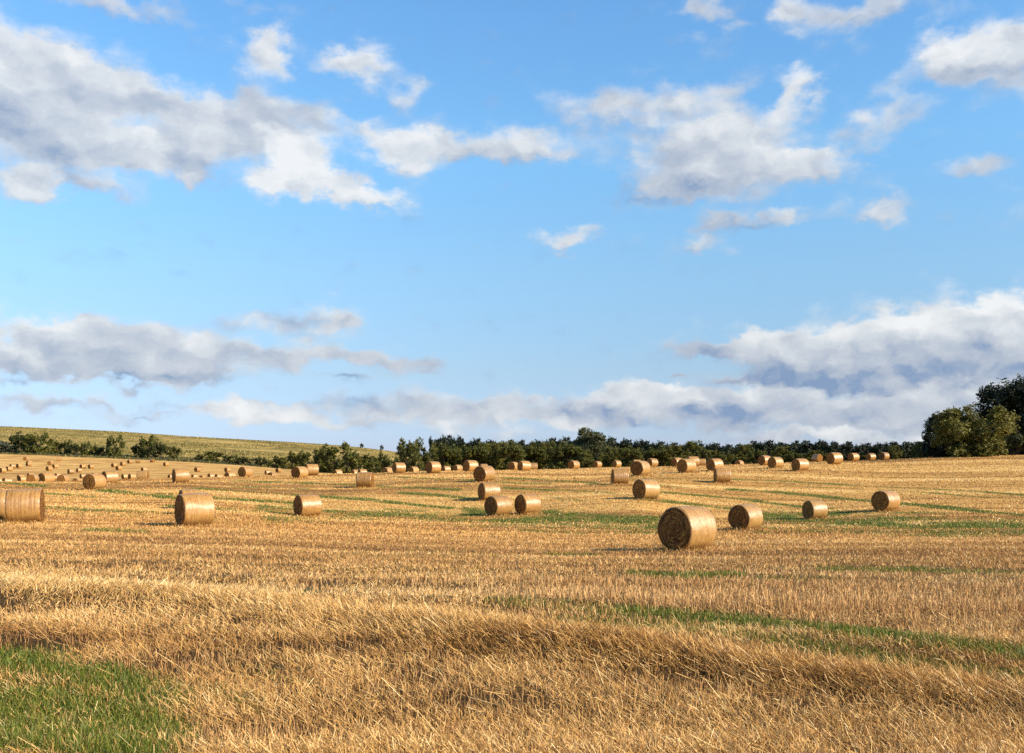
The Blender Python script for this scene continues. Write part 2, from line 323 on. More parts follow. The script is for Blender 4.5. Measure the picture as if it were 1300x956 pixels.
# ------------------------------------------------------------------ ground
m_ground, t, b = new_mat('ground')
gc = t.add('ShaderNodeTexCoord').outputs['Object']
at = lambda n: [setattr(a := t.add('ShaderNodeAttribute'), 'attribute_name', n), a.outputs['Fac']][1]
green, wild = at('grass'), at('wild')
mp = t.add('ShaderNodeMapping'); t.l.new(gc, mp.inputs[0]); mp.inputs['Rotation'].default_value = (0, 0, ROWA); RV = mp.outputs[0]
st1 = t.noise(t.vm('MULTIPLY', RV, (.03, .55, 0)), 1, 3, .6); st2 = t.noise(t.vm('MULTIPLY', RV, (.10, 2.2, 0)), 1, 3, .6)
fine = t.noise(t.vm('MULTIPLY', RV, (3, 5, 3)), 3, 5, .7); med = t.noise(t.vm('MULTIPLY', RV, (.25, .9, 1)), 1, 4, .6)
s_ = t.math('ADD', t.math('MULTIPLY', st1, .5), t.math('MULTIPLY', st2, .5))
s_ = t.math('ADD', t.math('MULTIPLY', at('band'), .5), t.math('ADD', t.math('MULTIPLY', s_, .45), t.math('ADD', t.math('MULTIPLY', fine, .25), t.math('MULTIPLY', med, .2))))
straw = t.ramp(s_, [(.40, (0.216, 0.108, 0.036)), (.55, (0.381, 0.197, 0.058)), (.68, (0.533, 0.298, 0.089)), (.82, (0.660, 0.400, 0.133)), (.95, (0.762, 0.495, 0.197))])
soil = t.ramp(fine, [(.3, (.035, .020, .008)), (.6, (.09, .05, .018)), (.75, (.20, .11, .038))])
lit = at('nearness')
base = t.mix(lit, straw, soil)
grass = t.ramp(fine, [(.3, (.055, .065, .010)), (.52, (.13, .14, .026)), (.68, (.30, .235, .06))])
base = t.mix(t.mapr(green, .12, .75), base, grass)
wn = t.noise(t.vm('MULTIPLY', gc, (.012, .035, 0)), 1, 5, .65); wf = t.noise(t.vm('MULTIPLY', gc, (.16, .10, 0)), 1, 4, .7)
ws = t.math('ADD', t.math('MULTIPLY', wn, .55), t.math('MULTIPLY', wf, .45))
hill = t.ramp(ws, [(.38, (.10, .080, .020)), (.45, (.20, .155, .040)), (.51, (.33, .235, .070)), (.60, (.48, .33, .115))])
verge = t.ramp(ws, [(.40, (.035, .038, .013)), (.50, (.09, .078, .03)), (.60, (.17, .125, .052))])
wildc = t.mix(t.mapr(wild, .6, 1.0), verge, hill)
base = t.mix(t.mapr(wild, .05, .4), base, wildc)
t.l.new(base, b.inputs['Base Color']); b.inputs['Roughness'].default_value = .9; b.inputs['Specular IOR Level'].default_value = .1
bump(t, b, t.math('ADD', fine, t.math('MULTIPLY', st2, .8)), .6, .09)

Ys = np.concatenate([np.linspace(-60, 2, 24), np.exp(np.linspace(math.log(2.2), math.log(700), 620)), np.exp(np.linspace(math.log(710), math.log(6000), 60))])
s0 = np.linspace(-.62, .62, 420); s0 = np.concatenate([[-6, -3, -1.8, -1.3, -1.0, -.85, -.75, -.67], s0, [.67, .75, .85, 1.0, 1.3, 1.8, 3, 6]])
SS, YY = np.meshgrid(s0, Ys); XX = SS * (np.maximum(YY, 0) + 4 + np.maximum(-YY, 0) * .5)
ZZ = ground_z(XX, YY)
px, row = bearing(XX, YY)
g = green_at(px, row, XX, YY)
e = hilly(XX, YY); wildA = sstep(0, 14, YY - e) * .4 + sstep(45, 75, YY - e + 30 * (fbm(XX * .03, YY * .02, 40, 2) - .5)) * .6
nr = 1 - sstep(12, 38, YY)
nx, ny = len(s0), len(Ys)
idx = np.arange(nx * ny).reshape(ny, nx)
faces = np.stack([idx[:-1, :-1], idx[:-1, 1:], idx[1:, 1:], idx[1:, :-1]], -1).reshape(-1, 4)
gme = np_mesh('ground', np.stack([XX, YY, ZZ], -1).reshape(-1, 3), faces, m_ground, {'grass': g, 'wild': wildA, 'nearness': nr, 'band': band(XX, YY)}, True)
tag(link('ground', gme), kind='structure')

# ------------------------------------------------------------------ straw and grass blades
def blade_mat(name, stops, trans=.35, rough=.6):
    m, t, b = new_mat(name)
    a = t.add('ShaderNodeAttribute'); a.attribute_name = 'rnd'
    c = t.ramp(a.outputs['Fac'], stops)
    t.l.new(c, b.inputs['Base Color']); b.inputs['Roughness'].default_value = rough; b.inputs['Specular IOR Level'].default_value = .35
    tr = t.add('ShaderNodeBsdfTranslucent'); t.l.new(c, tr.inputs[0])
    mx = t.add('ShaderNodeMixShader'); mx.inputs[0].default_value = trans
    t.l.new(b.outputs[0], mx.inputs[1]); t.l.new(tr.outputs[0], mx.inputs[2]); t.l.new(mx.outputs[0], t.n['Material Output'].inputs[0])
    return m
m_straw = blade_mat('straw', [(0, (0.165, 0.076, 0.023)), (.25, (0.368, 0.184, 0.051)), (.5, (0.572, 0.318, 0.095)), (.8, (0.762, 0.483, 0.178)), (1, (0.900, 0.673, 0.343))], .15, .45)
m_stub = blade_mat('stubble', [(0, (0.178, 0.076, 0.028)), (.4, (0.368, 0.178, 0.061)), (.75, (0.572, 0.318, 0.114)), (1, (0.787, 0.508, 0.229))], .15, .55)
m_grass = blade_mat('grass', [(0, (.05, .075, .008)), (.4, (.125, .165, .018)), (.75, (.22, .235, .034)), (1, (.45, .33, .10))], .3, .5)

def blades(X, Y, Z, length, width, lean, leandir, mat, name, rnd, bend=.25):
    n = len(X)
    hd = np.stack([np.cos(leandir), np.sin(leandir), np.zeros(n)], -1)
    d = hd * np.sin(lean)[:, None] + np.array([0, 0, 1.]) * np.cos(lean)[:, None]
    wa = rng.uniform(0, math.pi * 2, n)
    # blade width mostly across the line of sight, so that a straw is never an invisible edge
    wv = np.stack([np.cos(wa) * .6 + .6, np.sin(wa) * .7, np.zeros(n)], -1)
    wv -= d * (wv * d).sum(-1, keepdims=True); wv /= np.linalg.norm(wv, axis=-1, keepdims=True) + 1e-6
    p0 = np.stack([X, Y, Z], -1)
    p2 = p0 + d * length[:, None] + hd * (bend * length * .3)[:, None] - np.array([0, 0, 1.]) * (bend * length * .15 * np.sin(lean))[:, None]
    hw = (width / 2)[:, None]
    V = np.stack([p0 - wv * hw, p0 + wv * hw, p2 + wv * hw * .6, p2 - wv * hw * .6], 1).reshape(-1, 3)
    Fc = np.arange(4 * n).reshape(n, 4)
    return np_mesh(name, V, Fc, mat, {'rnd': np.repeat(rnd, 4)})
def scatter(n, d0, d1, pxr=(-170, 1470)):
    u = (rng.uniform(*pxr, n) - 650) / F; d = np.exp(rng.uniform(math.log(d0), math.log(d1), n))
    return u * d, d
# loose straw
def soilness(X, Y, px, row):   # where the cut stubble stands bare of loose straw (0..1)
    a = np.exp(-((row - np.interp(px, [400, 700, 1000, 1300], [748, 755, 768, 775])) / 26) ** 2) * sstep(480, 800, px)
    return np.clip(a, 0, 1)
def clear_of_bales(X, Y): return np.ones(len(X), bool)
N1 = 800000
X, Y = scatter(N1, 4.6, 42)
px, row = bearing(X, Y); g = green_at(px, row, X, Y); so_ = soilness(X, Y, px, row); mo = mound(px, row)
clump = fbm(X * 1.3, Y * 1.3, 60, 3)
swath = vnoise(X * .08, rowc(X, Y) * .55, 61)
keep = rng.random(N1) < (np.clip(.22 + 1.9 * (clump - .42) + .45 * swath + .6 * mo, .04, 1) * (1 - .75 * so_) * (1 - np.clip(g * 1.0, 0, .84)))
X, Y, px, row, g, mo, clump, swath = [a[keep] for a in (X, Y, px, row, g, mo, clump, swath)]
n = len(X)
leannoise = fbm(X * .25, Y * .25, 70, 2)
ld = np.where(row > 770, math.pi + .2, np.where(leannoise + (650 - px) * .0002 > .5, .1, math.pi)) + rng.normal(0, 1.15, n)
cross = rng.random(n) < .3; ld = np.where(cross, rng.uniform(0, 6.28, n), ld)
lean = np.clip(rng.normal(.98, .33, n), .1, 1.52)
L = rng.uniform(.05, .145, n) * (1 + .9 * mo); L = L * (.55 + .31 * sstep(765, 815, row)); W = np.maximum(.0044, Y * .00054) * rng.uniform(.7, 1.4, n)
Z = ground_z(X, Y) + rng.random(n) ** 2 * (.03 + .10 * mo * clump) - .01
rnd = np.clip(rng.normal(.53, .19, n) + .55 * (band(X, Y) - .45) + .3 * (clump - .5), 0, 1)
me = blades(X, Y, Z, L, W, lean, ld, m_straw, 'loose_straw', rnd)
tag(link('loose_straw', me), 'golden loose straw lying over the near stubble field', 'straw', kind='stuff')
# a few long stalks standing out of the swath
N = 6000
X, Y = scatter(N, 5, 13); px, row = bearing(X, Y); g = green_at(px, row, X, Y)
k = rng.random(N) < (.25 + .75 * mound(px, row)) * (1 - np.clip(g, 0, .9)); X, Y = X[k], Y[k]; n = len(X)
me = blades(X, Y, ground_z(X, Y), rng.uniform(.12, .27, n), np.full(n, .0055), np.clip(rng.normal(.95, .25, n), .2, 1.45), math.pi + rng.normal(0, .6, n), m_straw, 'long_straw', np.clip(rng.normal(.75, .15, n), 0, 1), .5)
tag(link('long_straw', me), 'long pale stalks leaning left out of the nearest straw swath', 'straw', kind='stuff')
# upright stubble in drilled rows
N2 = 420000
X, Y = scatter(N2, 4.8, 60)
wv = rowc(X, Y); sp = .14 * np.maximum(1, np.round(Y / 14)); wr = np.round(wv / sp) * sp + rng.normal(0, .018, N2) * sp / .14
Y = Y + (wr - wv) * .85
px, row = bearing(X, Y); g = green_at(px, row, X, Y); so_ = soilness(X, Y, px, row)
k = rng.random(N2) < np.clip(.35 + .65 * so_ + .4 * (fbm(X * .6, Y * .6, 80, 2) - .5), 0, 1) * (1 - np.clip(g, 0, .8))
X, Y, g, so_ = X[k], Y[k], g[k], so_[k]; n = len(X)
me = blades(X, Y, ground_z(X, Y) - .01, rng.uniform(.06, .14, n) * (.8 + .4 * so_), np.maximum(.0042, Y * .0006) * rng.uniform(.7, 1.3, n), np.abs(rng.normal(.0, .28, n)), rng.uniform(0, 6.28, n), m_stub, 'straw_stubble', np.clip(rng.normal(.53, .18, n) + .55 * (band(X, Y) - .45), 0, 1), .1)
tag(link('straw_stubble', me), 'cut upright stubble standing in rows across the near field', 'stubble', kind='stuff')
# middle distance tufts
N3 = 420000
X, Y = scatter(N3, 38, 150); px, row = bearing(X, Y); g = green_at(px, row, X, Y)
sw = band(X, Y); e = hilly(X, Y)
k = (rng.random(N3) < (.35 + .6 * sw) * (1 - np.clip(g, 0, .82))) & (Y < e - 1)
X, Y, sw = X[k], Y[k], sw[k]; n = len(X)
me = blades(X, Y, ground_z(X, Y) - .02, rng.uniform(.04, .12, n), np.maximum(.014, Y * .0009) * rng.uniform(.7, 1.4, n), np.abs(rng.normal(.8, .4, n)), rng.uniform(0, 6.28, n), m_straw, 'distant_stubble', np.clip(rng.normal(.47, .09, n) + .7 * (sw - .5), 0, .85), .1)
tag(link('distant_stubble', me), 'pale stubble and straw tufts around the distant bales', 'stubble', kind='stuff')
# grass
Nn = 900000
X, Y = scatter(Nn, 4.6, 110); px, row = bearing(X, Y); g = green_at(px, row, X, Y)
k = rng.random(Nn) < np.clip((g - .12) * 1.2, 0, 1); X, Y, g = X[k], Y[k], g[k]; n = len(X)
me = blades(X, Y, ground_z(X, Y) - .01, rng.uniform(.04, .11, n) * (.6 + .5 * g), np.maximum(.004, Y * .0007) * rng.uniform(.7, 1.3, n), np.abs(rng.normal(.35, .3, n)), rng.uniform(0, 6.28, n), m_grass, 'green_grass', np.clip(rng.normal(.45, .25, n) + .15 * (fbm(X, Y, 90, 2) - .5), 0, 1), .5)
tag(link('green_grass', me), 'green grass regrowing in strips between the stubble rows', 'grass', kind='stuff')

# rough herbs and scrub on the hillside
N = 120000
X = rng.uniform(-420, 60, N); Y = rng.uniform(405, 900, N); e = hilly(X, Y); px, row = bearing(X, Y)
cl = fbm(X * .02, Y * .03, 33, 3); c2 = fbm(X * .12, Y * .12, 34, 2)
k = (Y > e + 2) & (px > -150) & (px < 640) & (rng.random(N) < np.clip((cl - .42) * 4 + (c2 - .5) * 2 + .25 + (Y < e + 60) * .35, .03, 1))
X, Y, c2 = X[k], Y[k], c2[k]; n = len(X); vg = sstep(30, 70, Y - e[k])
m_scrub = blade_mat('scrub', [(0, (.03, .033, .01)), (.4, (.12, .105, .028)), (.7, (.26, .20, .055)), (1, (.44, .32, .11))], .2, .7)
me = blades(X, Y, ground_z(X, Y) - .05, rng.uniform(.3, .9, n), rng.uniform(.25, .7, n), np.abs(rng.normal(.3, .3, n)), rng.uniform(0, 6.28, n), m_scrub, 'hillside_scrub', np.clip(rng.normal(.25, .2, n) + .32 * vg + .5 * (c2 - .5), 0, 1), .2)
tag(link('hillside_scrub', me), 'rough yellow green herbs and scrub covering the left hillside', 'scrub', kind='stuff')

# ------------------------------------------------------------------ bales
def bale_mat(name, wrap):
    m, t, b = new_mat(name); oc = t.add('ShaderNodeTexCoord').outputs['Object']
    oi = t.add('ShaderNodeObjectInfo').outputs['Random']
    off = t.add('ShaderNodeCombineXYZ'); t.put(off.inputs[0], t.math('MULTIPLY', oi, 37.)); t.put(off.inputs[1], t.math('MULTIPLY', oi, 11.))
    ocr = t.vm('ADD', oc, off.outputs[0])
    if wrap:   # x is the axis of the roll: the straw and net run round it
        s = t.add('ShaderNodeSeparateXYZ'); t.l.new(oc, s.inputs[0])
        ang = t.math('ARCTAN2', s.outputs[1], s.outputs[2])
        cv = t.add('ShaderNodeCombineXYZ'); t.put(cv.inputs[0], t.math('ADD', s.outputs[0], t.math('MULTIPLY', oi, 9.))); t.put(cv.inputs[1], ang)
        bands = t.noise(t.vm('MULTIPLY', cv.outputs[0], (14, .5, 1)), 1, 3, .6)
        st = t.noise(t.vm('MULTIPLY', cv.outputs[0], (60, 5, 1)), 1, 4, .7)
        bl = t.noise(ocr, 5, 4, .6)
        f = t.math('ADD', t.math('MULTIPLY', bands, .35), t.math('ADD', t.math('MULTIPLY', st, .4), t.math('MULTIPLY', bl, .25)))
        c = t.ramp(f, [(.34, (.19, .082, .022)), (.46, (.36, .182, .053)), (.56, (.47, .270, .090)), (.68, (.60, .385, .160))])
        h = t.math('ADD', bands, t.math('MULTIPLY', st, .6))
        b.inputs['Roughness'].default_value = .42; b.inputs['Specular IOR Level'].default_value = .75
        bump(t, b, h, .55, .03)
        b.inputs['Coat Weight'].default_value = .12; b.inputs['Coat Roughness'].default_value = .35
    else:
        s = t.add('ShaderNodeSeparateXYZ'); t.l.new(oc, s.inputs[0])
        rr = t.math('SQRT', t.math('ADD', t.math('MULTIPLY', s.outputs[1], s.outputs[1]), t.math('MULTIPLY', s.outputs[2], s.outputs[2])))
        ang = t.math('ARCTAN2', s.outputs[1], s.outputs[2])
        cv = t.add('ShaderNodeCombineXYZ'); t.put(cv.inputs[0], t.math('ADD', rr, t.math('MULTIPLY', ang, .03))); t.put(cv.inputs[1], t.math('MULTIPLY', ang, .8))
        sw = t.noise(t.vm('MULTIPLY', cv.outputs[0], (16, 1.6, 1)), 1, 4, .65, .6)
        st = t.noise(ocr, 26, 5, .75)
        f = t.math('ADD', t.math('MULTIPLY', sw, .5), t.math('MULTIPLY', st, .5))
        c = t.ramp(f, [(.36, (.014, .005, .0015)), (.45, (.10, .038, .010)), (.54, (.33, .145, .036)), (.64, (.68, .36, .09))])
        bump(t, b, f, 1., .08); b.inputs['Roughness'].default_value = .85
    c = t.mix(1., c, t.ramp(oi, [(0, (.80, .78, .74)), (.5, (1., .97, .92)), (1, (.95, 1., .98))]), blend='MULTIPLY')
    t.l.new(c, b.inputs['Base Color']); return m
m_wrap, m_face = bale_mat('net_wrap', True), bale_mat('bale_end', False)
m_fringe = m_straw

def bale_meshes(seed):
    r = np.random.default_rng(seed)
    rad, hw = .65, .66
    na, nl = 96, 26
    th = np.linspace(0, 2 * math.pi, na, endpoint=False)
    def radial(x, th):
        sag = 1 - .065 * np.maximum(0, -np.cos(th)) ** 3     # flattened foot
        wob = 1 + .04 * (fbm(np.cos(th) * 1.5 + 3 + seed, np.sin(th) * 1.5 + x * 1.2 + 7, seed, 3) - .5) * 2
        barrel = 1 - .025 * (x / hw) ** 2
        rib = 1 + .006 * np.sin(x * 34 + seed) * vnoise(x * 5 + 10, th * 2 + 10, seed)
        edge = 1 - .05 * np.clip((np.abs(x) - hw + .06) / .06, 0, 1) ** 2
        return rad * sag * wob * barrel * rib * edge
    xs = np.concatenate([[-hw], np.linspace(-hw + .015, -hw + .08, 4), np.linspace(-hw + .12, hw - .12, nl), np.linspace(hw - .08, hw - .015, 4), [hw]])
    A, B = np.meshgrid(th, xs); rr = radial(B, A)
    V = np.stack([B, rr * np.sin(A), rr * np.cos(A)], -1).reshape(-1, 3)
    id_ = np.arange(len(xs) * na).reshape(len(xs), na); nxt = np.roll(id_, -1, 1)
    Fc = np.stack([id_[:-1], nxt[:-1], nxt[1:], id_[1:]], -1).reshape(-1, 4)
    # loose straw ends poking through the net, part of the wrap's own mesh
    m = 1500; qa = r.uniform(0, 2 * math.pi, m); qx = r.uniform(-hw, hw, m); q = radial(qx, qa) - .01
    p0 = np.stack([qx, q * np.sin(qa), q * np.cos(qa)], -1); up = np.stack([np.zeros(m), np.sin(qa), np.cos(qa)], -1); tn = np.stack([np.zeros(m), np.cos(qa), -np.sin(qa)], -1)
    d = tn * r.normal(0, 1, m)[:, None] + up * r.uniform(.08, .55, m)[:, None] + np.array([1, 0, 0]) * r.normal(0, .5, m)[:, None]; d /= np.linalg.norm(d, axis=-1, keepdims=True)
    p1 = p0 + d * r.uniform(.03, .09, m)[:, None]; wv = np.cross(d, up); wv /= np.linalg.norm(wv, axis=-1, keepdims=True) + 1e-6
    V0 = np.stack([p0 - wv * .0025, p0 + wv * .0025, p1 + wv * .002, p1 - wv * .002], 1).reshape(-1, 3)
    Fc = np.concatenate([Fc, np.arange(4 * m).reshape(m, 4) + len(V)]); V = np.concatenate([V, V0])
    out = [('net_wrap', np_mesh('net_wrap', V, Fc, m_wrap, None, True))]
    for sgn in (-1, 1):
        nr_ = 16; rs = np.linspace(0.02, 1, nr_)
        A2, Q = np.meshgrid(th, rs); r0 = radial(np.full_like(A2, sgn * hw), A2) * .995
        yy = r0 * Q * np.sin(A2); zz = r0 * Q * np.cos(A2)
        dx = sgn * (hw - .004 + .05 * (1 - Q ** 4) * .6 + .035 * (fbm(yy * 7 + 20 + seed, zz * 7 + 20, seed + sgn, 3) - .5) * (1 - Q ** 6) + .012 * np.sin(Q * 22 + A2) * (1 - Q ** 4))
        V2 = np.stack([dx, yy, zz], -1).reshape(-1, 3); id2 = np.arange(nr_ * na).reshape(nr_, na); nx2 = np.roll(id2, -1, 1)
        Fq = np.stack([id2[:-1], nx2[:-1], nx2[1:], id2[1:]], -1).reshape(-1, 4)
        if sgn < 0: Fq = Fq[:, ::-1]
        V2 = np.concatenate([V2, [[dx[0].mean(), 0, 0]]]); ce = len(V2) - 1
        tri = np.stack([id2[0], nx2[0], np.full(na, ce), np.full(na, ce)], -1)
        # frayed straw ends of this face, part of its mesh
        m = 1500; qa = r.uniform(0, 2 * math.pi, m); qr = np.sqrt(r.uniform(0, 1, m)); rim = r.random(m) < .5; qr = np.where(rim, r.uniform(.93, 1.0, m), qr)
        rr3 = radial(np.full(m, sgn * hw), qa) * qr
        p0 = np.stack([np.full(m, sgn * (hw - .02)) + sgn * .03 * (1 - qr), rr3 * np.sin(qa), rr3 * np.cos(qa)], -1)
        tang = np.stack([np.zeros(m), np.cos(qa), -np.sin(qa)], -1) * r.normal(0, 1, m)[:, None]
        radv = np.stack([np.zeros(m), np.sin(qa), np.cos(qa)], -1) * r.normal(.1, .45, m)[:, None]
        d = tang + radv + np.array([sgn, 0, 0]) * r.uniform(.05, .8, m)[:, None]; d /= np.linalg.norm(d, axis=-1, keepdims=True)
        p1 = p0 + d * r.uniform(.03, .11, m)[:, None]; wv = np.cross(d, r.normal(0, 1, (m, 3))); wv /= np.linalg.norm(wv, axis=-1, keepdims=True)
        hwd = .003
        V3 = np.stack([p0 - wv * hwd, p0 + wv * hwd, p1 + wv * hwd * .7, p1 - wv * hwd * .7], 1).reshape(-1, 3)
        F3 = np.arange(4 * m).reshape(m, 4) + len(V2)
        me = bpy.data.meshes.new('end_face')
        allv = np.concatenate([V2, V3]); fl = [tuple(q) for q in Fq] + [(int(a), int(b_), int(c_)) for a, b_, c_, _ in tri] + [tuple(q) for q in F3]
        if sgn < 0: fl = [f if len(f) == 4 else f[::-1] for f in fl]
        me.from_pydata(allv.tolist(), [], [tuple(int(v) for v in f) for f in fl]); me.update()
        me.materials.append(m_face); me.polygons.foreach_set('use_smooth', np.full(len(me.polygons), True))
        out.append(('end_face', me))
    # straw litter around the foot
    return out
BM = [bale_meshes(s) for s in (1, 2, 3, 4, 5)]
G1 = 'round straw bales on the near field'; G2 = 'round straw bales along the crest of the field'; G3 = 'tiny straw bales on the far slope'; G4 = 'bales half sunk behind the field crest'
